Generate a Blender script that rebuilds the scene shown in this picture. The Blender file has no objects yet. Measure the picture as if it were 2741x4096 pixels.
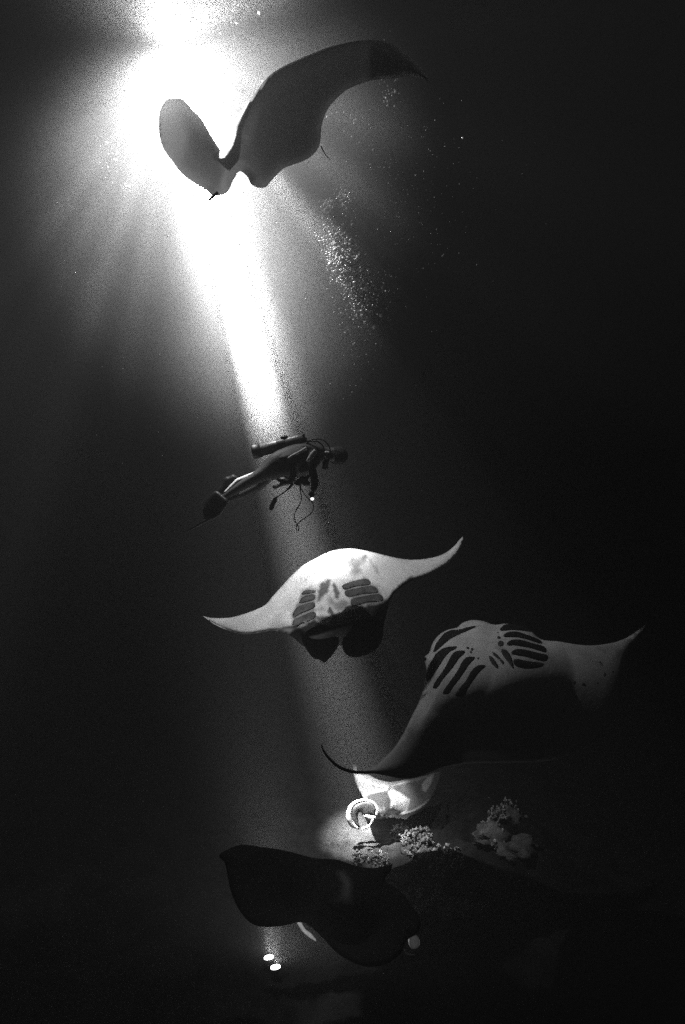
import bpy, bmesh, math, random
import numpy as np
from mathutils import Vector, Matrix, noise as mnoise
from mathutils.geometry import delaunay_2d_cdt
random.seed(7); rng = np.random.default_rng(7)
S = bpy.context.scene
COL = S.collection
R = math.radians

# ------------------------------------------------------------ camera
F, CU, CV = 2275.6, 1370.5, 2048.0            # 20 mm lens on 36 mm film height
cam_d = bpy.data.cameras.new('camera'); cam = bpy.data.objects.new('camera', cam_d); COL.objects.link(cam)
cam_d.sensor_fit = 'VERTICAL'; cam_d.sensor_height = 36; cam_d.lens = 20; cam_d.clip_start = .05; cam_d.clip_end = 300
cam.location = (0, 0, 0); cam.rotation_euler = (R(90), 0, 0)
S.camera = cam

def P(u, v, D): return Vector(((u-CU)/F*D, D, (CV-v)/F*D))

# ------------------------------------------------------------ night water: world, lamps, exposure
w = bpy.data.worlds.new('World'); S.world = w; w.use_nodes = True
bg = w.node_tree.nodes['Background']; bg.inputs[0].default_value = (1, 1, 1, 1); bg.inputs[1].default_value = .005
S.view_settings.view_transform = 'Standard'; S.view_settings.look = 'None'
S.view_settings.exposure = 0; S.view_settings.gamma = 1; S.view_settings.use_curve_mapping = False
cy = S.cycles
cy.use_denoising = False; cy.use_light_tree = True; cy.sample_clamp_indirect = .4
cy.max_bounces = 4; cy.diffuse_bounces = 1; cy.glossy_bounces = 1; cy.transmission_bounces = 2; cy.volume_bounces = 0
cy.sample_clamp_direct = 0;  cy.caustics_reflective = False; cy.caustics_refractive = False
S.render.film_transparent = False

LAMP = P(705, 215, 7.0)                        # big lamp hung under the boat
LAMP_UP = P(690, 190, 7.0)  # added second lamp, makes the halo above the main one
BEAM_END = P(1470, 3250, 9.8)
FLOOR_Z = -5.5
AXIS = (BEAM_END-LAMP).normalized()

def spot(name, loc, direction, power, size, blend, radius=.05, parent=None):
    d = bpy.data.lights.new(name, 'SPOT'); d.energy = power; d.spot_size = R(size); d.spot_blend = blend
    d.shadow_soft_size = radius; d.color = (1, 1, 1)
    o = bpy.data.objects.new(name, d); COL.objects.link(o)
    o.location = loc; o.rotation_euler = Vector(direction).to_track_quat('-Z', 'Y').to_euler()
    return o

KW = 4*math.pi**2                  # radiant intensity (W/sr) to lamp watts
M3C = P(2070, 2620, 6.8)
def lamp_profile(o, terms):
    """angular intensity of the lamp head: terms of (strength, direction, spread in degrees, power); spread 0 is the even flood"""
    d = o.data; d.use_nodes = True; n = d.node_tree.nodes; L = d.node_tree.links
    em = n['Emission']; g = n.new('ShaderNodeNewGeometry'); total = None
    def m(op, a, b=None):
        x = n.new('ShaderNodeMath'); x.operation = op
        for i, v in enumerate((a, b)):
            if v is None: continue
            if isinstance(v, (int, float)): x.inputs[i].default_value = v
            else: L.new(v, x.inputs[i])
        return x.outputs[0]
    for st, di, sp, pw in terms:
        if sp == 0: t = m('ADD', st, 0.0)
        else:
            vd = n.new('ShaderNodeVectorMath'); vd.operation = 'DOT_PRODUCT'; L.new(g.outputs['Incoming'], vd.inputs[0]); vd.inputs[1].default_value = Vector(di).normalized()
            c = m('SUBTRACT', 1.0, vd.outputs['Value']); c = m('DIVIDE', c, R(sp)**2); c = m('POWER', m('MAXIMUM', c, 1e-6), pw)
            t = m('MULTIPLY', m('EXPONENT', m('MULTIPLY', c, -1.0)), st)
        total = t if total is None else m('ADD', total, t)
    L.new(total, em.inputs['Strength'])
FLOOD_AX = Vector((math.cos(R(70)), .12, -math.sin(R(70))))
flood = spot('hanging_flood_light', LAMP+Vector((0, -.03, -.05)), FLOOD_AX, 100*KW, 160, .5, .04)
lamp_profile(flood, [(.18, AXIS, 0, 1), (.34, (-.78, -.1, -.6), 28, 1), (9, AXIS, 8, 1), (1.4, M3C-LAMP, 5.2, 1.5), (5, P(1000, 1900, 6.6)-LAMP, 3.2, 1.2), (1.3, P(730, 620, 6.35)-LAMP, 11, 1), (22, P(1740, 3440, 9.0)-LAMP, 2.8, 1.3)]  # aimed lobes added to brighten the right manta, diver's legs, wing and coral
             +[(st, (math.cos(R(a)), .1, -math.sin(R(a))), sp, 1.2) for a, sp, st in ((147, 2.4, 1.2), (139, 1.8, .7), (131, 2.2, 1.3), (121, 2.2, .9), (112, 2.4, 1.4), (101, 2.2, .9), (33, 3.0, .5), (50, 2.6, 3.2), (57, 2.5, .5), (14, 4, .4))])
beam = spot('hanging_beam_light', LAMP+Vector((0, -.03, -.05)), AXIS, 100*KW, 10, .5, .04)
lamp_profile(beam, [(430, AXIS, 2.2, 1.15)])
up = spot('added_halo_light', LAMP_UP+Vector((0, -.02, .06)), (-.2, -.45, 1), 100*KW, 180, .35, .06)
lamp_profile(up, [(.02, AXIS, 0, 1), (.26, (-.75, -.2, .75), 20, 1), (5.0, (-.16, 0, 1), 11, 1), (.5, (.55, .1, .6), 18, 1), (.5, (.9, .1, .2), 12, 1)])

# ------------------------------------------------------------ materials
def mat(name, col=.5, rough=.6, tone=False, scale=8, amount=.3, bump=.2, spec=.3, metal=0, emit=0, bump_scale=None, transl=0, seethrough=0):
    m = bpy.data.materials.new(name); m.use_nodes = True; n = m.node_tree.nodes; L = m.node_tree.links
    b = n['Principled BSDF']
    b.inputs['Roughness'].default_value = rough; b.inputs['Specular IOR Level'].default_value = spec; b.inputs['Metallic'].default_value = metal
    tc = n.new('ShaderNodeTexCoord'); nz = n.new('ShaderNodeTexNoise'); nz.inputs['Scale'].default_value = scale; nz.inputs['Detail'].default_value = 6
    L.new(tc.outputs['Object'], nz.inputs['Vector'])
    mr = n.new('ShaderNodeMapRange'); mr.inputs['From Min'].default_value = .3; mr.inputs['From Max'].default_value = .7
    mr.inputs['To Min'].default_value = 1-amount; mr.inputs['To Max'].default_value = 1+amount*.4
    L.new(nz.outputs['Fac'], mr.inputs['Value'])
    mul = n.new('ShaderNodeMath'); mul.operation = 'MULTIPLY'; L.new(mr.outputs[0], mul.inputs[0])
    if tone:
        at = n.new('ShaderNodeAttribute'); at.attribute_name = 'tone'; L.new(at.outputs['Fac'], mul.inputs[1])
    else: mul.inputs[1].default_value = col
    cc = n.new('ShaderNodeCombineColor')
    for i in range(3): L.new(mul.outputs[0], cc.inputs[i])
    L.new(cc.outputs[0], b.inputs['Base Color'])
    if bump:
        nb = n.new('ShaderNodeTexNoise'); nb.inputs['Scale'].default_value = bump_scale or scale*4; nb.inputs['Detail'].default_value = 5
        L.new(tc.outputs['Object'], nb.inputs['Vector'])
        bp = n.new('ShaderNodeBump'); bp.inputs['Strength'].default_value = bump; bp.inputs['Distance'].default_value = .02
        L.new(nb.outputs['Fac'], bp.inputs['Height']); L.new(bp.outputs[0], b.inputs['Normal'])
    if emit:
        b.inputs['Emission Color'].default_value = (1, 1, 1, 1); b.inputs['Emission Strength'].default_value = emit
    last = b
    if transl:
        tr = n.new('ShaderNodeBsdfTranslucent'); tr.inputs[0].default_value = (transl,)*3+(1,)
        ad = n.new('ShaderNodeAddShader'); L.new(b.outputs[0], ad.inputs[0]); L.new(tr.outputs[0], ad.inputs[1]); last = ad
    if seethrough:
        tp = n.new('ShaderNodeBsdfTransparent'); mx = n.new('ShaderNodeMixShader'); mx.inputs[0].default_value = seethrough
        L.new(last.outputs[0], mx.inputs[1]); L.new(tp.outputs[0], mx.inputs[2]); last = mx
    if last is not b: L.new(last.outputs[0], n['Material Output'].inputs['Surface'])
    return m
M_skin = mat('manta_skin', tone=True, scale=5, amount=.16, bump=.12, rough=.55)
M_thin = mat('manta_thin_skin', tone=True, scale=5, amount=.16, bump=.12, rough=.55, transl=.2, seethrough=.15)
M_back = mat('black_back_skin', tone=True, rough=.95, spec=.03, scale=5, amount=.3)
M_gauzy = mat('manta_backlit_skin', tone=True, scale=5, amount=.16, bump=.12, rough=.55, transl=.085)
M_gauzy_back = mat('manta_backlit_far_side', tone=True, scale=5, amount=.16, bump=.12, rough=.55, seethrough=.5)
M_slit = mat('gill_slit_dark', .012, rough=.8, scale=10, spec=.1)
M_spot = mat('manta_spot_dark', .05, rough=.8, scale=20, spec=.1)
M_suit = mat('neoprene', .018, rough=.6, scale=25, bump=.3, spec=.4)
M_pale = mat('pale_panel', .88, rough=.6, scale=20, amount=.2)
M_grey = mat('grey_fabric', .14, rough=.7, scale=20)
M_black = mat('black_rubber', .012, rough=.45, scale=20, spec=.4)
M_tank = mat('painted_tank', .16, rough=.35, scale=10, spec=.6)
M_metal = mat('dull_metal', .5, rough=.3, scale=30, metal=1)
M_glass = mat('mask_glass', .05, rough=.08, scale=3, amount=0, bump=0, spec=.8)
M_skinp = mat('human_skin', .45, rough=.5, scale=30)
M_hair = mat('dark_hair', .01, rough=.7, scale=60, bump=.6)
M_lens = mat('lit_lens', .9, emit=20, bump=0)
M_lens_small = mat('lit_lens_small', .9, emit=10, bump=0)
M_lens_torch = mat('torch_lens', .9, emit=2, bump=0)
M_bubble = mat('air_bubble', .85, rough=.15, amount=.05, bump=0, spec=1)
M_coral = mat('coral', .42, rough=.9, scale=14, amount=.95, bump=.8, bump_scale=60, spec=.1)
M_rock = mat('reef_rock', .15, rough=.95, scale=5, amount=.7, bump=1, bump_scale=30, spec=.05)
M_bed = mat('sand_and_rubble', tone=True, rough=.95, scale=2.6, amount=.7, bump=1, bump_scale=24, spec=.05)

# ------------------------------------------------------------ object helpers
def tag(o, label=None, cat=None, group=None, kind=None):
    if label: o['label'] = label
    if cat: o['category'] = cat
    if group: o['group'] = group
    if kind: o['kind'] = kind
    return o
def thing(name, loc, label, cat, group=None):
    o = bpy.data.objects.new(name, None); COL.objects.link(o); o.location = loc; o.empty_display_size = .2
    return tag(o, label, cat, group)
def root_loc(o):
    l = Vector((0, 0, 0))
    while o is not None: l = l+Vector(o.location); o = o.parent
    return l
def obj(name, verts, faces, material, parent=None, tone=None, smooth=True, loc=None):
    """verts in world coordinates"""
    base = root_loc(parent)
    own = Vector(loc)-base if loc is not None else Vector((0, 0, 0))
    sub = base+own
    me = bpy.data.meshes.new(name)
    me.from_pydata([tuple(Vector(v)-sub) for v in verts], [], faces); me.update()
    if tone is not None:
        a = me.attributes.new('tone', 'FLOAT', 'POINT'); a.data.foreach_set('value', np.asarray(tone, dtype=np.float32))
    if smooth: me.polygons.foreach_set('use_smooth', [True]*len(me.polygons))
    me.materials.append(material)
    o = bpy.data.objects.new(name, me); COL.objects.link(o); o.location = own
    if parent is not None: o.parent = parent
    return o

def smooth_closed(pts, step, corners=()):
    """Catmull-Rom through pts (closed), sampled about every step px; corners keep their angle"""
    n = len(pts); out = []
    p = [np.array(q, float) for q in pts]
    for i in range(n):
        a, b, c, d = p[i-1], p[i], p[(i+1) % n], p[(i+2) % n]
        m1 = (c-a)/2 if i not in corners else (c-b)
        m2 = (d-b)/2 if (i+1) % n not in corners else (c-b)
        lc = np.linalg.norm(c-b)
        for m in (0,):
            if np.linalg.norm(m1) > 1.3*lc: m1 = m1*1.3*lc/np.linalg.norm(m1)
            if np.linalg.norm(m2) > 1.3*lc: m2 = m2*1.3*lc/np.linalg.norm(m2)
        k = max(1, int(round(lc/step)))
        for j in range(k):
            t = j/k
            out.append((2*t**3-3*t**2+1)*b+(t**3-2*t**2+t)*m1+(-2*t**3+3*t**2)*c+(t**3-t**2)*m2)
    return np.array(out)
def smooth_open(pts, step, widths=None):
    n = len(pts); out = []; ws = []
    p = [np.array(q, float) for q in pts]
    for i in range(n-1):
        b, c = p[i], p[i+1]; a = p[i-1] if i else 2*b-c; d = p[i+2] if i+2 < n else 2*c-b
        m1, m2 = (c-a)/2, (d-b)/2
        k = max(1, int(round(np.linalg.norm(c-b)/step)))
        for j in range(k):
            t = j/k
            out.append((2*t**3-3*t**2+1)*b+(t**3-2*t**2+t)*m1+(-2*t**3+3*t**2)*c+(t**3-t**2)*m2)
            if widths is not None: ws.append(widths[i]*(1-t)+widths[i+1]*t)
    out.append(p[-1])
    if widths is not None: ws.append(widths[-1])
    return (np.array(out), ws) if widths is not None else np.array(out)

class Dist:
    def __init__(s, poly):
        s.a = poly; s.b = np.roll(poly, -1, 0); s.ab = s.b-s.a; s.l2 = (s.ab**2).sum(1)+1e-9
    def __call__(s, q):
        q = np.atleast_2d(q); out = np.empty(len(q))
        for k in range(0, len(q), 2000):
            c = q[k:k+2000]; ap = c[:, None, :]-s.a[None]
            t = np.clip((ap*s.ab).sum(2)/s.l2, 0, 1)
            out[k:k+2000] = np.sqrt((((ap-t[..., None]*s.ab)**2).sum(2)).min(1))
        return out
    def inside(s, q):
        q = np.atleast_2d(q); x, y = q[:, 0][:, None], q[:, 1][:, None]
        c = ((s.a[:, 1] > y) != (s.b[:, 1] > y)) & (x < (s.b[:, 0]-s.a[:, 0])*(y-s.a[:, 1])/(s.b[:, 1]-s.a[:, 1]+1e-12)+s.a[:, 0])
        return (c.sum(1) % 2) == 1
    def signed(s, q):
        return np.where(s.inside(q), 1, -1)*s(q)

def sstep(x, a, b):
    t = np.clip((x-a)/(b-a), 0, 1); return t*t*(3-2*t)

class Body:
    """A closed, inflated body: outline on film (px), middle surface at depth(u,v) in metres, half thickness from the distance to the rim plus bulges."""
    def __init__(s, outline, depth, edge=.05, edge_px=60, bulges=(), step=9, corners=(), back=1.0, ripple=0):
        corners = [c if isinstance(c, int) else min(range(len(outline)), key=lambda i: abs(outline[i][0]-c[0])+abs(outline[i][1]-c[1])) for c in corners]
        s.poly = smooth_closed(outline, step, corners); s.dist = Dist(s.poly); s.depth = depth
        s.edge, s.edge_px, s.bulges, s.step, s.back, s.ripple = edge, edge_px, bulges, step, back, ripple
    def half(s, q, d=None):
        q = np.atleast_2d(q)
        if d is None: d = s.dist(q)*np.where(s.dist.inside(q), 1, 0)
        x = np.clip(d/s.edge_px, 0, 1)
        h = s.edge*np.sqrt(1-(1-x)**2)
        for (u, v, ru, rv, rot, hh) in s.bulges:
            du, dv = q[:, 0]-u, q[:, 1]-v; c, sn = math.cos(R(rot)), math.sin(R(rot))
            e = np.clip(((du*c+dv*sn)/ru)**2+((-du*sn+dv*c)/rv)**2, 0, 1)
            h = h+hh*(1-e)**1.5*sstep(d, 0, s.edge_px*.8)**.7
        return h
    def front(s, q):
        return s.depth(np.atleast_2d(q))-s.half(q)
    def build(s, name, material, parent, tone_f=None, tone_b=.03, rim_tone=None, back_material=None):
        st = s.step; po = s.poly
        lo, hi = po.min(0), po.max(0)
        xs = np.arange(lo[0], hi[0], st); ys = np.arange(lo[1], hi[1], st*.87)
        g = np.array([(x+(st/2 if j % 2 else 0), y) for j, y in enumerate(ys) for x in xs])
        g = g[s.dist.inside(g)]; g = g[s.dist(g) > st*.55]
        nb = len(po)
        allp = [Vector(q) for q in po]+[Vector(q) for q in g]
        vs, es, fs, ov, oe, of = delaunay_2d_cdt(allp, [(i, (i+1) % nb) for i in range(nb)], [], 1, 1e-4)
        q = np.array([tuple(v) for v in vs])
        rim = np.zeros(len(q), bool)
        d = s.dist(q); rim = d < st*.05
        d = np.where(rim, 0, d)
        h = s.half(q, d); D = s.depth(q)
        vf = [P(q[i, 0], q[i, 1], D[i]-h[i]) for i in range(len(q))]
        idx = {}; vb = []
        for i in range(len(q)):
            if rim[i]: idx[i] = i
            else: idx[i] = len(q)+len(vb); vb.append(P(q[i, 0], q[i, 1], D[i]+h[i]*s.back))
        fr, bk = [], []
        for f in fs:
            f = list(f)
            if len(f) < 3: continue
            fr.append(f[::-1]); bk.append([idx[i] for i in f])
            if all(rim[i] for i in f): bk.pop()
        tone = None
        if tone_f is not None:
            t = tone_f(q, d)
            tone = np.concatenate([t, np.full(len(vb), tone_b)])
            if rim_tone is not None: tone[:len(q)][rim] = rim_tone
        o = obj(name, vf+vb, fr+bk, material, parent, tone)
        if back_material:
            o.data.materials.append(back_material); o.data.polygons.foreach_set('material_index', [0]*len(fr)+[1]*len(bk))
        return o
    def rider(s, name, outline, material, parent, rise=.008, step=7, edge_px=14, corners=()):
        """a shallow lens of its own lying in the skin of this body (a slit, a spot)"""
        r = Body(outline, lambda q: s.front(q), rise, edge_px, (), step, corners, back=1.2)
        return r.build(name, material, parent)

def circle(u, v, r, k=1.0, rot=0, n=10):
    c, sn = math.cos(R(rot)), math.sin(R(rot))
    return [(u+r*math.cos(a)*c-r*k*math.sin(a)*sn, v+r*math.cos(a)*sn+r*k*math.sin(a)*c) for a in np.linspace(0, 2*math.pi, n, endpoint=False)]

def tube_geo(path, radii, seg=10, flat=1.0, up=Vector((0, 1, 0))):
    vs, fs = [], []; n = len(path)
    for i, p in enumerate(path):
        t = (path[min(i+1, n-1)]-path[max(i-1, 0)]).normalized()
        a = t.cross(up)
        if a.length < 1e-3: a = t.cross(Vector((1, 0, .3)))
        a.normalize(); b = t.cross(a).normalized()
        for k in range(seg):
            an = 2*math.pi*k/seg
            vs.append(p+a*math.cos(an)*radii[i]+b*math.sin(an)*radii[i]*flat)
    for i in range(n-1):
        for k in range(seg):
            k2 = (k+1) % seg
            fs.append((i*seg+k, i*seg+k2, (i+1)*seg+k2, (i+1)*seg+k))
    fs.append(tuple(range(seg-1, -1, -1))); fs.append(tuple((n-1)*seg+k for k in range(seg)))
    return vs, fs
def tube(name, pts, radii, material, parent, seg=10, flat=1.0, step=None, up=Vector((0, 1, 0)), tone=None, loc=None):
    """pts: world Vectors; radii in metres, one per point"""
    L = sum((pts[i+1]-pts[i]).length for i in range(len(pts)-1))
    q, ws = smooth_open([tuple(p) for p in pts], step or L/26, radii)
    path = [Vector(x) for x in q]
    vs, fs = tube_geo(path, ws, seg, flat, up)
    return obj(name, vs, fs, material, parent, None if tone is None else [tone]*len(vs), loc=loc)
def px_tube(name, pts, material, parent, D, seg=10, flat=1.0, tone=None):
    """pts: (u, v, radius px[, depth offset])"""
    w_ = [P(p[0], p[1], D+(p[3] if len(p) > 3 else 0)) for p in pts]
    r_ = [p[2]/F*D for p in pts]
    return tube(name, w_, r_, material, parent, seg, flat, tone=tone)

# ------------------------------------------------------------ haze (the murky water between us and things)
def haze():
    x0, x1, y0, y1, z0, z1 = -42, 42, -3.5, 72, -7.6, 7.2
    v = [(x, y, z) for z in (z0, z1) for y in (y0, y1) for x in (x0, x1)]
    f = [(0, 2, 3, 1), (4, 5, 7, 6), (0, 1, 5, 4), (2, 6, 7, 3), (0, 4, 6, 2), (1, 3, 7, 5)]
    m = bpy.data.materials.new('murky_water'); m.use_nodes = True; n = m.node_tree.nodes
    n.remove(n['Principled BSDF']); pv = n.new('ShaderNodeVolumePrincipled')
    pv.inputs['Density'].default_value = .05; pv.inputs['Color'].default_value = (.26, .26, .26, 1)
    pv.inputs['Anisotropy'].default_value = .2
    try: pv.inputs['Density Attribute'].default_value = ''
    except Exception: pass
    m.node_tree.links.new(pv.outputs[0], n['Material Output'].inputs['Volume'])
    m.cycles.homogeneous_volume = True
    o = obj('haze', v, f, m, smooth=False); tag(o, kind='stuff')
haze()
def lamp_glow_cloud():  # added volume, gives the lamp its bright fan of light
    """dense murk added round the hanging lamp to shape its glow: densest at the middle, thinning to nothing before its rim"""
    c = P(930, 760, 7.3); bm = bmesh.new(); bmesh.ops.create_icosphere(bm, subdivisions=4, radius=1)
    me = bpy.data.meshes.new('lamp_glow_cloud'); bm.to_mesh(me); bm.free()
    o = bpy.data.objects.new('lamp_glow_cloud', me); COL.objects.link(o); o.location = c; o.scale = (3.0, 2.6, 4.0); o['kind'] = 'stuff'
    m = bpy.data.materials.new('glow_murk'); m.use_nodes = True; n = m.node_tree.nodes; L = m.node_tree.links
    n.remove(n['Principled BSDF']); pv = n.new('ShaderNodeVolumePrincipled'); pv.inputs['Color'].default_value = (.9,)*3+(1,); pv.inputs['Anisotropy'].default_value = .2
    tc = n.new('ShaderNodeTexCoord'); ln = n.new('ShaderNodeVectorMath'); ln.operation = 'LENGTH'; L.new(tc.outputs['Object'], ln.inputs[0])
    mr = n.new('ShaderNodeMapRange'); mr.interpolation_type = 'SMOOTHERSTEP'; L.new(ln.outputs['Value'], mr.inputs['Value'])
    mr.inputs['From Min'].default_value = .22; mr.inputs['From Max'].default_value = .98; mr.inputs['To Min'].default_value = .46; mr.inputs['To Max'].default_value = 0
    nz = n.new('ShaderNodeTexNoise'); nz.inputs['Scale'].default_value = 3.2; nz.inputs['Detail'].default_value = 3; L.new(tc.outputs['Object'], nz.inputs['Vector'])
    m2 = n.new('ShaderNodeMapRange'); m2.inputs['From Min'].default_value = .3; m2.inputs['From Max'].default_value = .7; m2.inputs['To Min'].default_value = .55; m2.inputs['To Max'].default_value = 1.45
    L.new(nz.outputs['Fac'], m2.inputs['Value']); mu = n.new('ShaderNodeMath'); mu.operation = 'MULTIPLY'
    L.new(mr.outputs[0], mu.inputs[0]); L.new(m2.outputs[0], mu.inputs[1]); L.new(mu.outputs[0], pv.inputs['Density'])
    L.new(pv.outputs[0], n['Material Output'].inputs['Volume']); me.materials.append(m)
lamp_glow_cloud()
S.cycles.volume_step_rate = .5

# ------------------------------------------------------------ seabed
def bed_z(x, y):
    z = FLOOR_Z
    z += .10*mnoise.noise(Vector((x*.35, y*.35, 3)))*2+.05*mnoise.noise(Vector((x*1.6, y*1.6, 9)))
    z += .035*mnoise.noise(Vector((x*5, y*5, 1)))+.045*mnoise.noise(Vector((x*11, y*11, 1)))
    # darker reef mounds to the right and the near left
    z += .55*math.exp(-((x-2.6)**2/2.2+(y-9.4)**2/1.6))*(1+.5*mnoise.noise(Vector((x*2.2, y*2.2, 5))))
    z += .25*math.exp(-((x-1.0)**2/1.2+(y-6.4)**2/.6))
    return z
def axis_coords(lo, hi, flo, fhi, coarse, fine):
    a = list(np.arange(lo, flo, coarse))+list(np.arange(flo, fhi, fine))+list(np.arange(fhi, hi+.01, coarse)); return a
def seabed():
    xs = axis_coords(-40, 41, -4, 5, 1.0, .045); ys = axis_coords(-3.2, 70, 4.8, 12.5, 1.0, .045)
    vs = [(x, y, bed_z(x, y)) for y in ys for x in xs]
    nx = len(xs); fs = [(j*nx+i, j*nx+i+1, (j+1)*nx+i+1, (j+1)*nx+i) for j in range(len(ys)-1) for i in range(nx-1)]
    tn = [.014+.055*math.exp(-(((x-.0)/1.1)**2+((y-9.3)/1.5)**2)**1.5) for x, y, z in vs]  # pale sand, with the beam's pool of light also painted into its tone
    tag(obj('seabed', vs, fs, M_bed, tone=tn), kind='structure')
seabed()

def ico(sub=1):
    bm = bmesh.new(); bmesh.ops.create_icosphere(bm, subdivisions=sub, radius=1)
    v = np.array([tuple(x.co) for x in bm.verts]); f = [tuple(y.index for y in x.verts) for x in bm.faces]; bm.free(); return v, f
ICO1, ICO2, ICO3 = ico(1), ico(2), ico(3)

def lumpy(name, items, material, sub=ICO2, rough=.35, parent=None, kind=None):
    """items: (centre, (rx,ry,rz)) merged into one knobbly mesh"""
    V, Fc = [], []; bv, bf = sub
    for c, r in items:
        o = len(V); seed = random.random()*50
        for q in bv:
            k = 1+rough*mnoise.noise(Vector(q)*2.1+Vector((seed, 0, 0)))+rough*.5*mnoise.noise(Vector(q)*5+Vector((0, seed, 0)))
            V.append((c[0]+q[0]*r[0]*k, c[1]+q[1]*r[1]*k, c[2]+q[2]*r[2]*k))
        Fc += [tuple(i+o for i in f) for f in bf]
    o = obj(name, V, Fc, material, parent)
    if kind: o['kind'] = kind
    return o

def ground_at(u, v):
    """the point of the seabed seen at film px u, v"""
    d = 5.0
    for _ in range(400):
        p = P(u, v, d)
        if p.z <= bed_z(p.x, p.y): return p
        d += .03
    return p

def coral_thing(name, label, cat, spots, rock_spots, n, size):
    c = ground_at(*spots[len(spots)//2][:2])
    t = thing(name, c, label, cat)
    items = []
    for (u, v, ru) in rock_spots:
        g = ground_at(u, v); r = ru/F*g.y
        items.append(((g.x, g.y, g.z), (r, r*.8, r*.6)))
    lumpy('rock_base', items, M_rock, ICO3, .6, t)
    items = []
    for k in range(n):
        u, v, ru = random.choice(spots)
        a = random.random()*6.28; q = math.sqrt(random.random())
        g = ground_at(u+math.cos(a)*ru*q, v+math.sin(a)*ru*.7*q)
        r = size*random.uniform(.5, 1.4)
        items.append(((g.x, g.y, g.z+r*.6+.14*random.random()), (r*random.uniform(.6, 1.3), r*random.uniform(.6, 1.3), r*random.uniform(.6, 1.6))))
    o = lumpy('coral_growth', items, M_coral, ICO2, 1.5, t, 'stuff')
    return t
coral_thing('coral_clump', 'pale knobbly coral clump on the seabed just right of the small open-mouthed manta', 'coral',
            [(1610, 3350, 45), (1660, 3400, 50), (1710, 3430, 60), (1790, 3450, 60), (1830, 3480, 35), (1760, 3500, 40), (1690, 3370, 40)], [(1650, 3400, 38), (1730, 3440, 60), (1810, 3475, 40)], 620, .02)
coral_thing('coral_clump', 'lower coral clump beside the head of the dark manta at the bottom', 'coral',
            [(1660, 3610, 30), (1700, 3640, 35), (1760, 3625, 35), (1820, 3650, 35), (1870, 3660, 30), (1930, 3660, 25)], [(1690, 3640, 40), (1790, 3660, 45)], 400, .018)
coral_thing('reef_outcrop', 'dim rocky outcrop furthest right on the seabed', 'rock',
            [(1960, 3330, 40), (1990, 3280, 40), (2040, 3260, 40), (1985, 3380, 40)], [(1970, 3350, 75), (2040, 3280, 70), (2080, 3400, 80)], 260, .02)
coral_thing('coral_clump', 'bright coral edge showing between the dark manta wing tip and the small manta', 'coral',
            [(1440, 3450, 30), (1490, 3460, 30), (1530, 3455, 25)], [(1480, 3480, 40)], 240, .014)

# ------------------------------------------------------------ lamps
def disc_lamp(name, loc, axis, r, label, cat, lens_mat, group=None, depth=.22):
    t = thing(name, loc, label, cat, group); axis = Vector(axis).normalized()
    up = Vector((0, 1, 0)) if abs(axis.y) < .9 else Vector((1, 0, 0))
    depth = min(depth, 4*r)
    prof = [(-depth, r*.35), (-depth*.95, r*.7), (-depth*.5, r*.8), (-.02, r*1.05), (0, r*1.12), (.015, r*1.12)]
    vs, fs = tube_geo([Vector(loc)+axis*a for a, _ in prof], [b for _, b in prof], 20, 1, up); obj('housing', vs, fs, M_black, t)
    vs, fs = tube_geo([Vector(loc)+axis*a for a in (.016, .03, .036)], [r, r*.92, r*.5], 20, 1, up); obj('lens', vs, fs, lens_mat, t)
    return t
disc_lamp('hanging_lamp', LAMP+Vector((.02, .3, 0)), AXIS, .05, 'large glaring lamp in the water above the uppermost manta, aimed down', 'lamp', M_lens)
disc_lamp('hanging_lamp', LAMP_UP+Vector((0, .3, .1)), (-.1, -.3, .9), .05, 'added second lamp just over the big one, aimed up for the halo', 'lamp', M_lens)
for (u, v, lab) in ((1076, 3838, 'upper left of the two small lit lamps on the dark seabed'), (1103, 3877, 'lower right of the two small lit lamps on the dark seabed')):
    g = ground_at(u, v+30); D = g.y-.05; c = P(u, v, D)
    ax = Vector((-.10, .34, 1)).normalized()
    t = disc_lamp('seabed_lamp', c, ax, .058, lab, 'lamp', M_lens_small, 'lit lamps standing on the seabed', .16)
    vs, fs = tube_geo([Vector((c.x, c.y, c.z-.17)), Vector((c.x, c.y, bed_z(c.x, c.y)-.05))], [.02, .03], 8); obj('stand', vs, fs, M_black, t)
    lamp_profile(spot('seabed_light', c+ax*.06, ax, 600, 165, .5, .03), [(.03, ax, 0, 1), (.9, ax, 11, 1), (.6, P(1215, 3745, 4.62)-c, 4, 1), (.6, P(1655, 3765, 4.3)-c, 4, 1)])  # last two lobes added to light the lowest manta's pale fins

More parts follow.
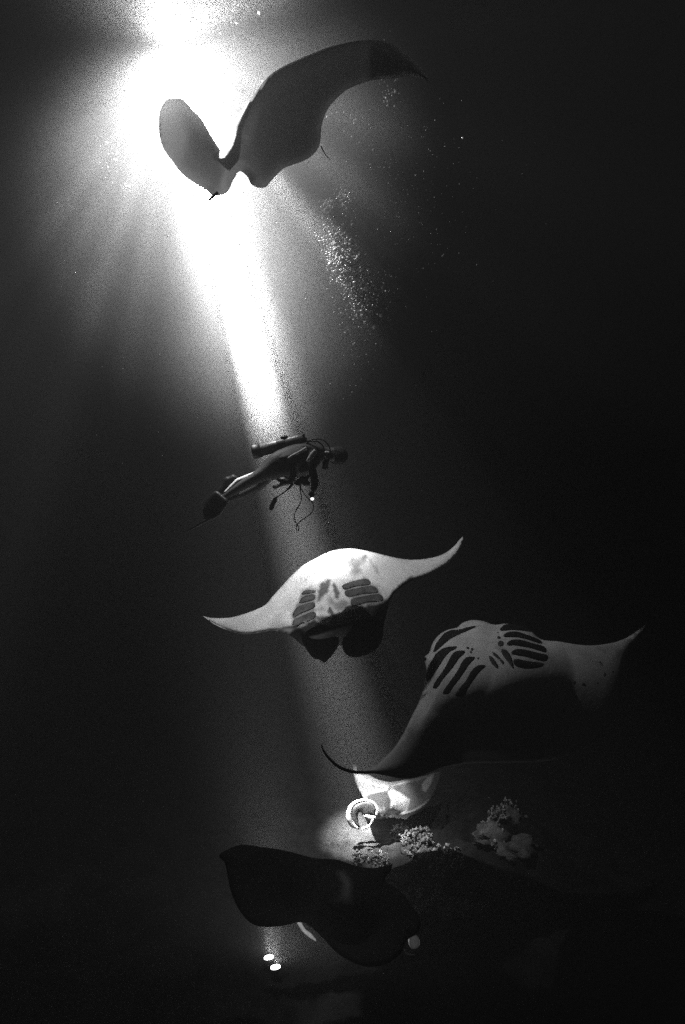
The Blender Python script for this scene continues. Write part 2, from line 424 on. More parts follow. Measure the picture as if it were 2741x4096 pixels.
# ------------------------------------------------------------ manta 1: the great silhouette under the lamp
def Z1(pts): return [(x*1.148, y*1.148) for x, y in pts]
def manta_one():
    t = thing('manta_ray', P(900, 600, 5.2), 'uppermost manta ray, dark silhouette with wings raised in a V below the glaring lamp', 'manta ray', 'manta rays feeding in the light')
    out = Z1([(556, 385), (554, 440), (558, 480), (572, 520), (600, 560), (640, 610), (690, 645), (722, 664), (745, 682), (790, 672), (812, 632), (832, 598), (850, 604), (866, 622), (876, 642), (900, 653), (925, 653), (950, 625), (985, 590), (1010, 578),
              (1060, 560), (1090, 540), (1110, 515), (1118, 480), (1121, 440), (1140, 385), (1172, 345), (1215, 310), (1290, 282), (1380, 272), (1430, 266), (1500, 285), (1450, 215), (1370, 152), (1270, 140), (1160, 160), (1080, 190), (1000, 225),
              (940, 262), (900, 310), (850, 375), (820, 430), (790, 490), (768, 523), (740, 480), (700, 412), (672, 385), (630, 340), (580, 345)])
    def depth(q):
        s = (q[:, 0]-880)/600
        return 5.75+.1*s*s-1.2*s+.5*np.clip(s, 0, 1)+.1*(q[:, 1]-600)/600
    b = Body(out, depth, .05, 55, [(905, 640, 260, 120, 60, .16), (880, 560, 120, 300, 25, .08)], 11, corners=Z1([(768, 523), (722, 664), (1500, 285), (672, 385), (556, 385), (690, 645)]))
    def tone(q, d): return np.full(len(q), .09)
    b.build('body', M_gauzy, t, tone, .05, back_material=M_gauzy_back)
    px_tube('tail', [(872, 770, 6), (850, 788, 5), (834, 803, 3)], M_slit, t, 5.35)
    px_tube('trailing_filament', [(1285, 585, 2.4), (1300, 615, 1.8), (1322, 640, 1.2)], M_slit, t, 5.2)
manta_one()

# ------------------------------------------------------------ manta 2: white belly in the beam
def Z2(pts): return [(780+x/1.4, 2100+y/1.4) for x, y in pts]
def Z2b(pts): return [(1100+x/2.851, 2150+y/2.851) for x, y in pts]
def manta_two():
    t = thing('manta_ray', P(1320, 2400, 7.6), 'belly-up manta ray with brilliant white underside and dark shaded head, below the diver', 'manta ray', 'manta rays feeding in the light')
    out = Z2([(45, 510), (100, 521), (200, 518), (300, 490), (390, 450), (430, 405), (480, 350), (540, 285), (600, 230), (660, 195), (740, 155), (800, 138), (870, 132), (940, 140), (1020, 158), (1100, 178), (1180, 192), (1260, 193), (1340, 180), (1400, 158),
              (1450, 120), (1480, 85), (1500, 65), (1500, 92), (1485, 130), (1450, 180), (1390, 230), (1300, 280), (1220, 310), (1160, 345), (1110, 390), (1088, 440), (1072, 500), (1058, 560), (1050, 630), (1010, 680), (920, 700), (850, 690), (815, 672), (770, 690), (700, 700), (620, 685),
              (590, 665), (550, 630), (500, 605), (430, 592), (380, 600), (300, 612), (230, 605), (160, 580), (100, 550)])
    def depth(q):
        u, v = q[:, 0], q[:, 1]
        vc = 2430-.28*(u-1320)                      # axis line of the wings, tilted on film
        k = (v-vc)/F*7.7
        side = (u-1320)/560
        prof = np.where(k < .1, -1.15*k, -.115-.5*np.clip(k-.1, 0, .25)+.9*np.clip(k-.3, 0, 2))
        return 7.15+prof-.15*side+.2*side*side
    b = Body(out, depth, .055, 60, [(1335, 2490, 270, 190, -12, .26)], 8, corners=(0, 22))
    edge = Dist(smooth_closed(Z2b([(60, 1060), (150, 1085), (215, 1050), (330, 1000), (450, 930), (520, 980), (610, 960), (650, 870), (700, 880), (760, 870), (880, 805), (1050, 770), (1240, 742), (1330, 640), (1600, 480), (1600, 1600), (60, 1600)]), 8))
    darks = [([(780, 330), (800, 280), (870, 220), (960, 210), (1040, 180), (1060, 260), (990, 330), (1000, 420), (900, 450), (840, 420), (860, 350)], .30, 18),
             ([(1030, 190), (1080, 230), (1160, 340), (1200, 420), (1150, 400), (1080, 300)], .45, 9),
             ([(490, 730), (485, 610), (515, 510), (560, 510), (600, 450), (640, 490), (632, 560), (600, 620), (540, 690), (510, 740)], .16, 7),
             ([(655, 500), (700, 530), (740, 640), (720, 700), (680, 690), (665, 600)], .16, 6),
             ([(600, 640), (640, 680), (700, 720), (760, 700), (860, 730), (850, 800), (760, 850), (690, 840), (650, 800), (600, 740)], .42, 14),
             ([(595, 700), (625, 780), (680, 850), (700, 900), (600, 900), (610, 800)], .10, 6),
             ([(450, 800), (560, 780), (590, 850), (480, 860)], .5, 14), ([(400, 880), (560, 890), (640, 920), (560, 960), (430, 940)], .12, 8)]
    D = [(Dist(np.array(Z2b(p))), a, s) for p, a, s in darks]
    left = Dist(np.array(Z2b([(190, 1020), (200, 850), (270, 700), (300, 620), (370, 570), (470, 585), (470, 700), (460, 800), (460, 940), (240, 1050)])))
    right = Dist(np.array(Z2b([(760, 560), (900, 480), (1050, 455), (1080, 520), (1150, 540), (1190, 620), (1250, 730), (1100, 780), (880, 810), (860, 700), (800, 640)])))
    def tone(q, d):
        n = np.array([mnoise.noise(Vector((x*.02, y*.02, 2))) for x, y in q]); n2 = np.array([mnoise.noise(Vector((x*.06, y*.06, 7))) for x, y in q])
        T = np.full(len(q), .80)+n*.08-.10*np.clip(n2-.25, 0, 1)
        for dd, a, sf in D: T = T*(1-(1-a)*sstep(dd.signed(q)+n2*8, -sf/2, sf))
        T = T*(1-.7*sstep(left.signed(q)+n2*10, -8, 12))*(1-.7*sstep(right.signed(q)+n2*10, -8, 12))
        T = T*(1-.97*sstep(edge.signed(q)+n2*4, -4, 5))  # head's shade, with its dark skin, painted near-black into the tone
        for (x, y, r) in ((740, 275, 22), (650, 285, 10), (545, 345, 9), (470, 350, 10), (620, 352, 13), (300, 460, 10), (350, 480, 16), (440, 400, 14), (110, 570, 10), (885, 240, 22), (820, 200, 12), (410, 560, 14), (690, 420, 10)):
            c = Z2b([(x, y)])[0]; e = np.hypot(q[:, 0]-c[0], q[:, 1]-c[1]); T = T*(1-.5*(1-sstep(e, r/2.85*.6, r/2.85*1.3)))
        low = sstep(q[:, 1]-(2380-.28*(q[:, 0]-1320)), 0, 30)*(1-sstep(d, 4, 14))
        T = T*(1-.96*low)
        return np.clip(T, .006, .9)
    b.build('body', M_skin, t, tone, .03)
    for p in ([(770, 545), (900, 495), (1050, 470), (1090, 535), (920, 562), (800, 595)], [(800, 615), (930, 580), (1110, 550), (1180, 625), (1000, 648), (835, 680)], [(875, 705), (1000, 672), (1195, 645), (1230, 722), (1050, 745), (890, 785)],
              [(300, 640), (350, 600), (470, 605), (460, 628), (310, 655)], [(275, 742), (330, 668), (440, 650), (450, 708), (300, 752)], [(208, 862), (270, 785), (440, 740), (450, 800), (280, 878), (215, 915)], [(200, 1000), (222, 935), (440, 845), (458, 915), (300, 990), (235, 1030)]):
        b.rider('gill_slit', Z2b(p), mat_slit2, t, .002, 6, 26)
    lob = lambda q: 6.85+0*q[:, 0]+.004*(q[:, 1]-2560)
    Body(Z2([(830, 640), (828, 695), (850, 725), (880, 741), (920, 738), (980, 720), (1020, 690), (1048, 640), (1052, 560), (1000, 520), (900, 560)]), lob, .09, 70, (), 9).build('cephalic_fin', M_back, t, lambda q, d: np.full(len(q), .004), .004)
    Body(Z2([(806, 665), (780, 715), (755, 745), (725, 772), (705, 758), (665, 745), (640, 720), (616, 682), (600, 620), (700, 560), (790, 600)]), lob, .09, 70, (), 9).build('cephalic_fin', M_back, t, lambda q, d: np.full(len(q), .004), .004)
    px_tube('tail', [(1390, 2215, 6, .35), (1440, 2230, 5, .9), (1520, 2250, 3, 1.5)], M_slit, t, 8.0)
mat_slit2 = mat('gill_patch_grey', .1, rough=.8, scale=9, amount=.5, spec=.1)
manta_two()

# ------------------------------------------------------------ manta 3: gill slits, right
def Z3(pts): return [(1200+x/1.0453, 2400+y/1.0453) for x, y in pts]
def Z3b(pts): return [(1650+x/2.613, 2450+y/2.613) for x, y in pts]
def manta_three():
    t = thing('manta_ray', P(1950, 2700, 6.3), 'manta ray at the right showing rows of black gill slits on a grey belly', 'manta ray', 'manta rays feeding in the light')
    out = Z3([(519, 242), (542, 218), (555, 180), (582, 146), (620, 124), (658, 115), (680, 96), (720, 84), (765, 88), (810, 103), (860, 99), (915, 106), (965, 130), (1010, 165), (1080, 173), (1150, 185), (1220, 190), (1290, 182), (1350, 165), (1402, 135),
              (1446, 102), (1420, 150), (1385, 195), (1360, 240), (1350, 290), (1342, 350), (1335, 430), (1300, 520), (1200, 610), (1050, 670), (880, 680), (740, 682), (660, 690), (585, 706), (500, 740), (430, 748), (350, 733), (290, 724), (240, 720), (255, 712), (300, 702),
              (340, 672), (390, 622), (430, 562), (470, 482), (496, 430), (516, 370), (529, 300), (524, 262)])
    def depth(q):
        u, v = q[:, 0], q[:, 1]
        x = v-2480; x1 = 330+330*sstep(-u, -1850, -1500)-160*sstep(u, 1700, 2200)+15*sstep(u, 2250, 2500); w_ = 85.
        base = 7.3-.0036*(x-w_*np.logaddexp(0, (x-x1)/w_))              # the upper part lies back, the lower hangs
        wingR = sstep(u, 2150, 2650)
        base = base+.25*wingR
        wingL = sstep(-u, -1800, -1250)
        base = base-.25*wingL-.35*wingL*np.clip((3100-v)/400, 0, 1)
        return base
    b = Body(out, depth, .06, 70, [(1950, 2740, 350, 360, 5, .42), (1800, 2660, 180, 200, 20, .10)], 9, corners=(20, 38))
    sp = [(895, 215, 14), (905, 262, 20), (925, 325, 34), (580, 370, 18), (625, 385, 16), (612, 415, 16), (690, 480, 14)]
    def tone(q, d):
        n = np.array([mnoise.noise(Vector((x*.015, y*.015, 12))) for x, y in q])
        T = .50+.06*n
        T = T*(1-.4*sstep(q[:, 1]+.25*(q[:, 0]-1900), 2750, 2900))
        return np.clip(T, .02, .9)
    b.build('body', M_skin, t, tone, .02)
    slits = [[(215, 415), (230, 360), (270, 290), (330, 220), (400, 185), (455, 180), (510, 170), (570, 155), (640, 140), (715, 140), (640, 165), (540, 210), (430, 260), (370, 300), (300, 360), (235, 418)],
             [(152, 712), (148, 640), (180, 560), (230, 450), (290, 392), (360, 360), (465, 354), (450, 385), (400, 410), (340, 470), (290, 550), (230, 640), (180, 712)],
             [(215, 790), (228, 740), (290, 650), (350, 560), (400, 460), (440, 412), (500, 397), (548, 402), (545, 430), (490, 480), (450, 540), (390, 620), (320, 700), (270, 780), (240, 798)],
             [(320, 850), (335, 800), (400, 710), (470, 610), (510, 530), (560, 472), (620, 460), (655, 470), (640, 500), (600, 540), (560, 600), (500, 690), (430, 780), (380, 850)],
             [(450, 870), (485, 800), (560, 710), (610, 620), (670, 560), (730, 547), (770, 560), (740, 590), (690, 640), (640, 710), (580, 800), (540, 870)],
             [(912, 178), (935, 148), (975, 124), (1050, 118), (1130, 132), (1200, 165), (1240, 200), (1130, 190), (1040, 185), (960, 192), (930, 193)],
             [(950, 240), (980, 212), (1040, 197), (1110, 203), (1180, 225), (1290, 265), (1350, 300), (1362, 330), (1300, 318), (1200, 283), (1100, 262), (1010, 258), (968, 258)],
             [(987, 325), (1020, 292), (1080, 281), (1150, 288), (1250, 318), (1370, 350), (1405, 395), (1390, 420), (1330, 403), (1230, 373), (1130, 355), (1060, 345), (1003, 348)],
             [(1032, 430), (1060, 392), (1120, 380), (1200, 392), (1320, 422), (1408, 442), (1420, 480), (1390, 512), (1300, 498), (1200, 468), (1100, 450)],
             [(1055, 500), (1100, 485), (1200, 505), (1370, 530), (1350, 570), (1200, 590), (1080, 560)]]
    for s_ in slits: b.rider('gill_slit', Z3b(s_), M_slit, t, .005, 6, 24)
    for (x, y, r) in sp: b.rider('skin_spot', Z3b(circle(x, y, r, random.uniform(.7, 1), random.uniform(0, 90))), M_spot, t, .004, 5, 6)
    for s_ in ([(835, 410), (870, 425), (960, 520), (950, 545), (890, 480), (840, 440)], [(930, 385), (990, 400), (1040, 480), (1060, 590), (1000, 520), (940, 440)], [(800, 455), (840, 470), (900, 560), (890, 590), (820, 520)]):
        b.rider('skin_spot', Z3b(s_), M_spot, t, .004, 6, 8)
    for (x, y, r) in ((1262, 270, 7), (1275, 312, 9), (1187, 353, 10), (1148, 345, 7), (1245, 348, 6), (1310, 300, 5), (502, 665, 5), (1255, 260, 5)):
        b.rider('skin_spot', Z3(circle(x, y, r, random.uniform(.6, 1), random.uniform(0, 90))), M_spot, t, .004, 5, 6)
    dT = lambda x, y: float(depth(np.array([Z3([(x, y)])[0]]))[0])
    pts = [(330, 718, 3), (280, 721, 6), (230, 719, 8), (185, 708, 8), (145, 685, 7), (112, 650, 6), (95, 622, 4), (90, 603, 2)]
    q = Z3([(p[0], p[1]) for p in pts])
    px_tube('curled_wing_tip', [(q[i][0], q[i][1], pts[i][2]*.85, 0) for i in range(len(q))], M_slit, t, dT(280, 720)-.02, flat=.6)
    b.rider('eye', Z3(circle(524, 246, 7)), M_slit, t, .012, 4, 5)
manta_three()

# ------------------------------------------------------------ manta 4: small open mouth, far away
def Z4(pts): return [(1350+x/3.484, 3000+y/3.484) for x, y in pts]
def manta_four():
    t = thing('manta_ray', P(1560, 3170, 9.5), 'smallest manta ray, head-on with its glowing ring-shaped mouth open near the seabed', 'manta ray', 'manta rays feeding in the light')
    out = Z4([(200, 200), (262, 215), (300, 320), (430, 342), (560, 405), (700, 440), (850, 430), (1050, 385), (1250, 350), (1330, 318), (1445, 300), (1440, 345), (1420, 440), (1370, 570), (1290, 700), (1190, 800), (1060, 868), (900, 910), (760, 902),
              (700, 930), (600, 940), (500, 900), (400, 800), (345, 640), (300, 560), (250, 450), (225, 350)])
    def depth(q):
        u, v = (q[:, 0]-1560)/100, (q[:, 1]-3170)/100
        return 9.75-.55*v+.10*u*u-.18*np.exp(-((q[:, 0]-1570)**2/500+(q[:, 1]-3185)**2/2200))
    b = Body(out, depth, .03, 22, [(1520, 3220, 60, 60, 0, .15), (1590, 3215, 60, 45, -30, .14)], 4.5, corners=(0, 10))
    pats = [([(710, 600), (760, 550), (860, 590), (1010, 690), (1000, 760), (940, 890), (760, 895), (740, 800), (760, 700)], .85), ([(1340, 340), (1300, 470), (1230, 580), (1190, 560), (1180, 480), (1260, 380)], .8),
            ([(700, 520), (600, 510), (430, 460), (300, 430), (230, 340), (330, 345), (500, 470), (700, 500)], .42), ([(400, 600), (700, 530), (680, 560), (500, 590), (350, 640)], .7),
            ([(1340, 330), (1120, 430), (900, 480), (760, 500), (900, 440), (1100, 390)], .4), ([(1290, 700), (1190, 790), (1050, 860), (900, 905), (900, 880), (1050, 840), (1200, 750), (1270, 690)], .7)]
    Dp = [(Dist(np.array(Z4(p))), a) for p, a in pats]; dark = Dist(np.array(Z4([(420, 610), (700, 570), (740, 700), (730, 900), (600, 920), (480, 860), (400, 700)])))
    def tone(q, d):
        T = np.full(len(q), .07)
        for dd, a in Dp: T = np.maximum(T, a*.45*sstep(dd.signed(q), -7, 4))
        return T*(1-.6*sstep(dark.signed(q), -3, 5))
    b.build('body', M_thin, t, tone, .08)
    DM = 9.25
    ring = Z4([(300, 1098), (210, 1040), (165, 940), (175, 830), (230, 745), (330, 702), (440, 705), (525, 765), (560, 850), (545, 925)])
    rad = [3, 15, 19, 15, 10, 7, 6.5, 9, 11, 8]
    px_tube('mouth_rim', [(ring[i][0], ring[i][1], rad[i]*.72, -.03*math.sin(i/3)) for i in range(10)], M_mouth, t, DM, 12)
    px_tube('mouth_rim', [(*Z4([p])[0], r) for p, r in (((540, 925), 8), ((600, 930), 9), ((650, 915), 8), ((700, 948), 3))], M_mouth, t, DM+.02, 10)
    Body(Z4([(365, 915), (440, 905), (540, 930), (500, 985), (455, 985), (400, 950)]), lambda q: DM+0*q[:, 0], .03, 10, (), 4).build('cephalic_fin', M_mouth, t)
    px_tube('cephalic_fin', [(*Z4([p])[0], r) for p, r in (((500, 960), 5), ((470, 1020), 3.6), ((430, 1065), 4), ((360, 1088), 5), ((345, 1082), 3))], M_mouth, t, DM-.02, 10)
    Body(Z4([(170, 850), (260, 760), (400, 720), (520, 780), (540, 880), (440, 920), (365, 915), (320, 860), (285, 900), (290, 990), (310, 1090), (220, 1050), (165, 950)]), lambda q: DM+.14+.0004*(q[:, 0]-1450), .03, 18, (), 5).build('mouth_lining', M_lining, t)
    b.rider('eye', Z4(circle(655, 905, 16)), M_slit, t, .02, 3, 4)
M_mouth = mat('pale_mouth_skin', .85, rough=.5, scale=9, amount=.1, bump=.1, transl=.4)
M_lining = mat('mouth_lining_skin', .09, rough=.5, scale=14, amount=.5, bump=.2)
manta_four()

# ------------------------------------------------------------ manta 5: the black back at the bottom
def Z5(pts): return [(700+x/1.12, 3250+y/1.12) for x, y in pts]
def manta_five():
    t = thing('manta_ray', P(1250, 3550, 4.6), 'lowest manta ray, a near-black back passing over the seabed lamps', 'manta ray', 'manta rays feeding in the light')
    out = Z5([(200, 190), (290, 146), (400, 156), (500, 172), (620, 203), (720, 210), (800, 235), (860, 247), (920, 245), (976, 230), (966, 265), (941, 304), (1000, 345), (1050, 400), (1090, 460), (1102, 508), (1082, 545), (1040, 572), (1010, 635), (940, 680), (850, 690), (740, 640), (660, 560), (600, 505), (560, 492),
              (480, 508), (400, 513), (340, 495), (290, 440), (250, 350), (225, 230)])
    def depth(q):
        u, v = q[:, 0], q[:, 1]
        return 4.75-.9*(v-3500)/F*4.7-.0002*(u-1200)
    b = Body(out, depth, .05, 60, [(1330, 3560, 260, 180, 30, .22), (1380, 3540, 120, 200, -40, .07)], 10, corners=(9,))
    sh = Dist(np.array(Z5([(725, 265), (760, 262), (790, 310), (790, 360), (800, 410), (790, 440), (720, 440), (690, 400), (740, 370), (755, 320)])))
    def tone(q, d): return .006+.06*sstep(sh.signed(q), -14, 22)
    b.build('body', M_back, t, tone, .2)
    Body(Z5([(1046, 570), (1058, 550), (1080, 548), (1096, 570), (1094, 600), (1070, 612), (1052, 600)]), lambda q: 4.30+0*q[:, 0], .03, 22, (), 5).build('cephalic_fin', M_tip_soft, t)
    px_tube('cephalic_fin', [(*Z5([p])[0], r) for p, r in (((1026, 612), 2), ((1036, 628), 3), ((1056, 637), 3), ((1078, 636), 2))], M_tip2, t, 4.28)
    px_tube('pelvic_fin', [(*Z5([p])[0], r) for p, r in (((548, 488), 4), ((562, 503), 8), ((580, 530), 7), ((605, 550), 8), ((632, 574), 3))], M_tip, t, 4.62)
    b.rider('eye', Z5(circle(1040, 520, 9)), M_slit, t, .02, 4, 6)
M_tip = mat('pale_fin_tip', .6, rough=.5, scale=14, amount=.6, transl=.6, seethrough=.35)
M_tip_soft = mat('blotched_fin_tip', .22, rough=.6, scale=22, amount=.95, transl=.3, seethrough=.35)
M_tip2 = mat('dim_fin_rim', .25, rough=.5, scale=14, amount=.6, transl=.2)
manta_five()

# ------------------------------------------------------------ diver
DD = 6.6
def za(x, y): return (950+x/3.136, 1700+y/3.136)
def zf(x, y): return (700+x/3.484, 1800+y/3.484)
def zd(x, y): return (700+x/1.96, 1650+y/1.96)
def W(p, dd=0): return P(p[0], p[1], DD+dd)
PX = DD/F

def skin_mesh(name, joints, edges, material, parent, root=0, levels=2):
    me = bpy.data.meshes.new(name); base = root_loc(parent)
    me.from_pydata([tuple(p-base) for p, _ in joints], edges, [])
    o = bpy.data.objects.new(name, me); COL.objects.link(o)
    o.modifiers.new('skin', 'SKIN').use_smooth_shade = True
    for i, (_, r) in enumerate(joints):
        sv = me.skin_vertices[0].data[i]; sv.radius = ((r, r) if not isinstance(r, tuple) else r) if name == 'hand' else ((r*1.05, r*1.05) if not isinstance(r, tuple) else (r[0]*1.15, r[1]*1.15)); sv.use_root = (i == root)
    s = o.modifiers.new('sub', 'SUBSURF'); s.levels = levels; s.render_levels = levels
    bpy.context.view_layer.update()
    dg = bpy.context.evaluated_depsgraph_get(); new = bpy.data.meshes.new_from_object(o.evaluated_get(dg))
    bpy.data.objects.remove(o); bpy.data.meshes.remove(me)
    new.name = name; new.materials.clear(); new.materials.append(material)
    new.polygons.foreach_set('use_smooth', [True]*len(new.polygons))
    o = bpy.data.objects.new(name, new); COL.objects.link(o)
    if parent: o.parent = parent
    return o

def diver():
    t = thing('person', W(za(450, 550)), 'diver in a dark wetsuit with air tank and fins, swimming prone above the white manta', 'person')
    J = [(W(za(480, 520)), (.14, .165)),                       # 0 pelvis
         (W(za(650, 475)), (.17, .18)), (W(za(830, 435)), (.19, .20)), (W(za(960, 345)), (.12, .15)), (W(za(1075, 345)), .062),   # 1-4 waist, chest, shoulders, neck
         (W(za(1170, 365)), .085), (W(za(1240, 385)), .10), (W(za(1290, 400)), .07),      # 5-7 head
         # near leg
         (W(za(400, 565), -.10), .115), (W(za(250, 655), -.12), .068), (W(za(120, 722), -.12), .064), (W(zf(700, 650), -.10), .036), (W(zf(620, 700), -.10), .035),   # 8-12
         # far leg
         (W(za(400, 600), .10), .085), (W(zf(1180, 500), .14), .058), (W(zf(980, 600), .16), .056), (W(zf(760, 690), .14), .036), (W(zf(680, 730), .14), .034),  # 13-17
         # near arm
         (W(za(950, 365), -.17), .068), (W(za(915, 480), -.24), .052), (W(za(955, 620), -.26), .044), (W(za(975, 740), -.26), .046), (W(za(945, 830), -.27), .030),  # 18-22
         # far arm
         (W(za(930, 400), .17), .066), (W(za(850, 540), .22), .046), (W(za(880, 640), .2), .042), (W(za(800, 720), .12), .04), (W(za(760, 690), .05), .03)]  # 23-27
    E = [(0, 1), (1, 2), (2, 3), (3, 4), (4, 5), (5, 6), (6, 7), (0, 8), (8, 9), (9, 10), (10, 11), (11, 12), (0, 13), (13, 14), (14, 15), (15, 16), (16, 17), (3, 18), (18, 19), (19, 20), (20, 21), (21, 22), (3, 23), (23, 24), (24, 25), (25, 26), (26, 27)]
    skin_mesh('body', J, E, M_suit, t)
    # face, mask, hood/hair
    V, Fc = [], []; bv, bf = ICO3
    c = W(za(1262, 385)); 
    for q in bv:
        k = 1+.06*mnoise.noise(Vector(q)*6)
        V.append(c+Vector((q[0]*.118*k, q[1]*.095*k, q[2]*.108*k)))
    obj('hair', V, bf, M_hair, t)
    V = [W(za(1212, 398), -.03)+Vector((q[0]*.05, q[1]*.06, q[2]*.065)) for q in bv]
    f = obj('face', V, bf, M_skinp, t)
    px_tube('mask', [(*za(1165, 330), 4), (*za(1150, 355), 12), (*za(1170, 400), 14), (*za(1190, 425), 8)], M_black, t, DD-.07, 10)
    px_tube('mask_lens', [(*za(1095, 350), 7), (*za(1112, 352), 9), (*za(1135, 350), 7), (*za(1155, 342), 3)], M_pale, t, DD-.12, 10)
    px_tube('mask_strap', [(*za(1150, 330), 2), (*za(1220, 320), 2), (*za(1300, 350), 2), (*za(1345, 400), 2)], M_black, t, DD-.10, 6)
    # hand: palm and five fingers curled round the torch
    def hand(cx, cy, dd, sgn):
        jo = [(W(za(cx, cy), dd), .030), (W(za(cx-5, cy+28), dd), .040)]; ed = [(0, 1)]
        for k, (ox, ln) in enumerate(((-26, 24), (-10, 28), (8, 27), (24, 21))):
            i = len(jo); jo += [(W(za(cx-5+ox*.7, cy+42), dd+.004*k), .011), (W(za(cx-3+ox, cy+42+ln*.6), dd-.025), .010), (W(za(cx-1+ox*.8, cy+42+ln), dd-.01), .008)]
            ed += [(1, i), (i, i+1), (i+1, i+2)]
        i = len(jo); jo += [(W(za(cx-5+sgn*32, cy+22), dd-.03), .013), (W(za(cx-5+sgn*44, cy+42), dd-.045), .011), (W(za(cx-5+sgn*36, cy+60), dd-.04), .009)]
        ed += [(1, i), (i, i+1), (i+1, i+2)]
        return jo, ed
    for a in ((945, 826, -.27, -1), (765, 690, .05, -1)):
        jo, ed = hand(*a); skin_mesh('hand', jo, ed, M_suit, t, levels=1)
    # pale bands of the suit; the one along the leg paints in rim light
    px_tube('sleeve_panel', [(*za(985, 320), 9), (*za(945, 370), 11), (*za(905, 425), 9), (*za(868, 458), 3)], M_pale, t, DD-.29, 10, .5)
    px_tube('leg_rim_light', [(*za(275, 572), 10, -.05), (*za(215, 620), 11, -.05), (*za(120, 658), 11, -.05), (*za(30, 694), 11, -.05), (*zf(880, 432), 11, -.05), (*zf(780, 525), 9, -.05), (*zf(700, 600), 7, -.05)], M_pale, t, DD-.035, 10, .8)
    px_tube('shoulder_strap', [(*za(870, 290), 7), (*za(840, 305), 6), (*za(760, 350), 5), (*za(690, 385), 5), (*za(630, 420), 3)], M_pale, t, DD-.25, 8, .5)
    px_tube('waist_stripe', [(*za(450, 385), 2), (*za(395, 430), 4), (*za(350, 500), 4), (*za(300, 550), 3)], M_pale, t, DD-.02, 8, .6)
    # buoyancy vest
    Body([za(430, 430), za(520, 350), za(700, 260), za(880, 215), za(960, 300), za(940, 400), za(870, 500), za(800, 560), za(760, 600), za(700, 560), za(640, 500), za(520, 480)], lambda q: DD-.02+0*q[:, 0], .22, 45, (), 8).build('buoyancy_vest', M_grey_dark, t)
    Body([za(690, 520), za(740, 600), za(730, 700), za(650, 750), za(560, 770), za(480, 800), za(440, 790), za(440, 765), za(530, 740), za(530, 715), za(485, 680), za(580, 640), za(640, 660), za(660, 600)], lambda q: DD-.2+0*q[:, 0], .05, 22, (), 6).build('vest_pocket', M_black, t)
    px_tube('vest_pocket', [(*za(800, 650), 9), (*za(830, 700), 14), (*za(870, 730), 13), (*za(910, 740), 8)], M_black, t, DD-.15, 10)
    # tank
    def tk(f): return W((1012+(1228-1012)*f, 1808+(1755-1808)*f), .0)
    px_r = 25*PX
    pts = [tk(f) for f in (-.01, 0, .03, .16, .17, .5, .85, .93, .97, 1.0)]
    rr = [px_r*.9, px_r*1.1, px_r*1.15, px_r*1.12, px_r, px_r, px_r, px_r*.8, px_r*.45, px_r*.3]
    vs, fs = tube_geo(pts, rr, 20); obj('air_tank', vs, fs, M_tank, t)
    vs, fs = tube_geo(pts[:4], [r*1.02 for r in rr[:4]], 20); bt = obj('tank_boot', vs, fs, M_black, t)
    vs, fs = tube_geo([tk(f) for f in (.46, .47, .60, .61)], [px_r*1.06]*4, 20); obj('tank_band', vs, fs, M_black, t)
    px_tube('tank_band', [(*za(545, 170), 6), (*za(575, 160), 10), (*za(610, 160), 9), (*za(640, 185), 6)], M_black, t, DD-.03, 8)
    px_tube('tank_valve', [(*za(820, 210), 5), (*za(832, 180), 6), (*za(826, 120), 6)], M_metal_dark, t, DD-.03, 8)
    px_tube('tank_valve', [(*za(770, 180), 5), (*za(800, 170), 6), (*za(850, 190), 7), (*za(880, 200), 5)], M_metal_dark, t, DD-.02, 8)
    # hoses, regulator
    for p in ([(870, 205), (950, 180), (1040, 180), (1110, 215), (1150, 270), (1165, 330), (1160, 400), (1140, 450)], [(870, 215), (960, 205), (1020, 215), (1070, 260), (1090, 330), (1090, 400), (1110, 450)], [(860, 225), (930, 250), (1000, 290), (1050, 320)]):
        px_tube('hose', [(*za(*q), 2.6) for q in p], M_black, t, DD-.16, 6)
    px_tube('regulator', [(*za(1085, 400), 8), (*za(1110, 430), 13), (*za(1105, 480), 12), (*za(1095, 520), 9), (*za(1085, 555), 9)], M_black, t, DD-.12, 10)
    px_tube('regulator', [(*za(1140, 420), 6), (*za(1120, 500), 6), (*za(1115, 545), 8)], M_black, t, DD-.15, 10)
    px_tube('hose', [(*za(700, 730), 6), (*za(650, 790), 5), (*za(590, 840), 2.6), (*za(520, 890), 2.2), (*za(490, 910), 3)], M_black, t, DD-.2, 6)
    px_tube('gauge', [(*za(490, 905), 4), (*za(470, 940), 9), (*za(440, 1000), 9.5), (*za(425, 1050), 9), (*za(418, 1070), 6)], M_black, t, DD-.2, 10, .6)
    px_tube('lanyard', [(*zd(978, 540), 3), (*zd(985, 620), 2), (*zd(992, 690), 2), (*zd(960, 750), 2), (*zd(935, 800), 2), (*zd(945, 860), 2), (*zd(970, 895), 2), (*zd(970, 928), 2), (*zd(952, 920), 2), (*zd(955, 880), 2), (*zd(1000, 840), 2), (*zd(1060, 800), 2), (*zd(1088, 750), 2), (*zd(1075, 700), 2), (*zd(1030, 660), 2), (*zd(990, 600), 2), (*zd(985, 560), 2)], M_black, t, DD-.2, 6)
    px_tube('buckle', [(*za(725, 670), 4), (*za(745, 670), 5)], M_pale, t, DD-.27, 8)
    # fins
    Body([zf(680, 640), zf(742, 720), zf(690, 830), zf(600, 940), zf(500, 985), zf(420, 1010), zf(400, 930), zf(390, 830), zf(430, 720), zf(480, 640), zf(570, 570)], lambda q: DD-.10+.002*(860-q[:, 0])*.5, .03, 18, (), 6).build('fin', M_black, t)
    px_tube('fin_edge', [(*zf(500, 950), 8), (*zf(400, 1000), 8), (*zf(300, 1060), 6), (*zf(200, 1115), 3.5), (*zf(120, 1150), 1.5)], M_black, t, DD-.08, 8)
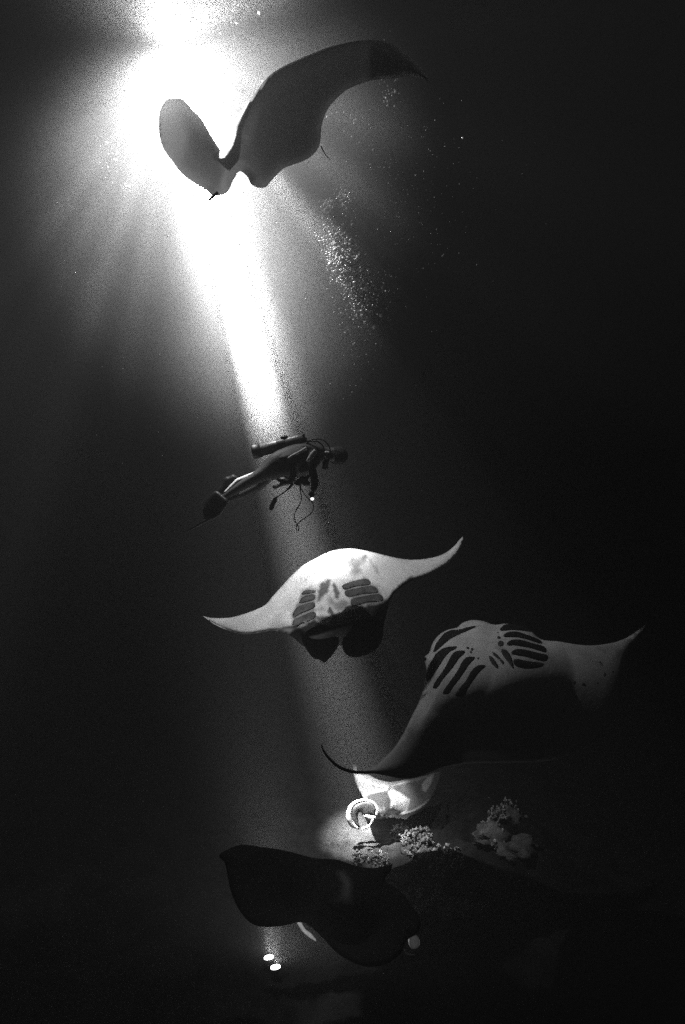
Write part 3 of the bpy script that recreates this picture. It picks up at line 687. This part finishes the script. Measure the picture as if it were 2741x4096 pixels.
    Body([zf(820, 340), zf(880, 400), zf(800, 520), zf(690, 650), zf(560, 600), zf(640, 480), zf(690, 385), zf(760, 362)], lambda q: DD+.14+0*q[:, 0], .03, 16, (), 6).build('fin', M_black, t)
    # torch held in the near hand
    px_tube('fin_buckle', [(*zf(745, 705), 3), (*zf(760, 715), 3)], M_pale, t, DD-.12, 6)
    c = W(za(938, 905), -.28)
    k = disc_lamp('dive_torch', c, (.1, -.6, -1), .020, "small lit torch held in the diver's hand", 'torch', M_lens_torch, None, .14)
    spot('torch_light', c+Vector((0, -.02, -.06)), (.05, -.35, -1), 7, 60, .9, .02)
M_grey_dark = mat('vest_fabric', .035, rough=.7, scale=20)
M_metal_dark = mat('dark_metal', .06, rough=.35, scale=20)
diver()

# ------------------------------------------------------------ bubbles and drifting specks
def cloud(name, blobs, label_kind, D, r0, r1, sub=ICO1):
    V, Fc = [], []; bv, bf = sub
    for (u, v, su, sv, rot, n) in blobs:
        for _ in range(n):
            a, b = random.gauss(0, 1), random.gauss(0, 1)
            c_, s_ = math.cos(R(rot)), math.sin(R(rot))
            x = u+a*su*c_-b*sv*s_; y = v+a*su*s_+b*sv*c_
            p = P(x, y, D+max(-1.2, min(1.6, random.gauss(0, su/F*D+.05)))); r = random.uniform(r0, r1)*(1+1.2*(random.random() < .06))
            o = len(V); V += [(p.x+q[0]*r, p.y+q[1]*r, p.z+q[2]*r*.8) for q in bv]; Fc += [tuple(i+o for i in f) for f in bf]
    o = obj(name, V, Fc, M_bubble); tag(o, kind='stuff'); return o
cloud('bubble_plume', [(1312, 825, 13, 13, 0, 260), (1372, 785, 14, 16, 0, 50), (1375, 820, 22, 26, 0, 50), (1320, 880, 22, 34, 0, 60), (1345, 930, 26, 26, 20, 70), (1365, 1010, 28, 48, -15, 1500), (1400, 1085, 28, 42, -25, 1300), (1430, 1150, 36, 50, -25, 170), (1430, 1230, 45, 45, 0, 90), (1500, 1180, 60, 70, 0, 60)], '', 7.45, .007, .017)
cloud('bubble_plume', [(1110, 235, 12, 13, 0, 60), (1230, 215, 50, 20, -20, 14), (1570, 330, 20, 30, 0, 18), (1555, 395, 15, 20, 0, 16), (1390, 470, 35, 12, 20, 20)], '', 7.6, .007, .014)
cloud('bubble_plume', [(480, 620, 40, 60, 0, 70), (510, 755, 12, 14, 0, 40), (600, 660, 50, 40, 0, 30), (800, 30, 6, 6, 0, 14), (828, 48, 6, 5, 0, 12), (880, 110, 60, 50, 0, 30), (870, 250, 30, 10, 0, 20)], '', 7.4, .006, .013)
cloud('drifting_specks', [(1500, 800, 190, 260, 0, 420), (1430, 1350, 40, 140, 0, 70), (1300, 600, 300, 260, 0, 120)], '', 7.6, .004, .008)
cloud('drifting_specks', [(900, 700, 260, 380, 0, 700)], '', 7.6, .003, .0065)
cloud('drifting_specks', [(1370, 2300, 900, 1200, 0, 260)], '', 6.0, .0012, .0024)
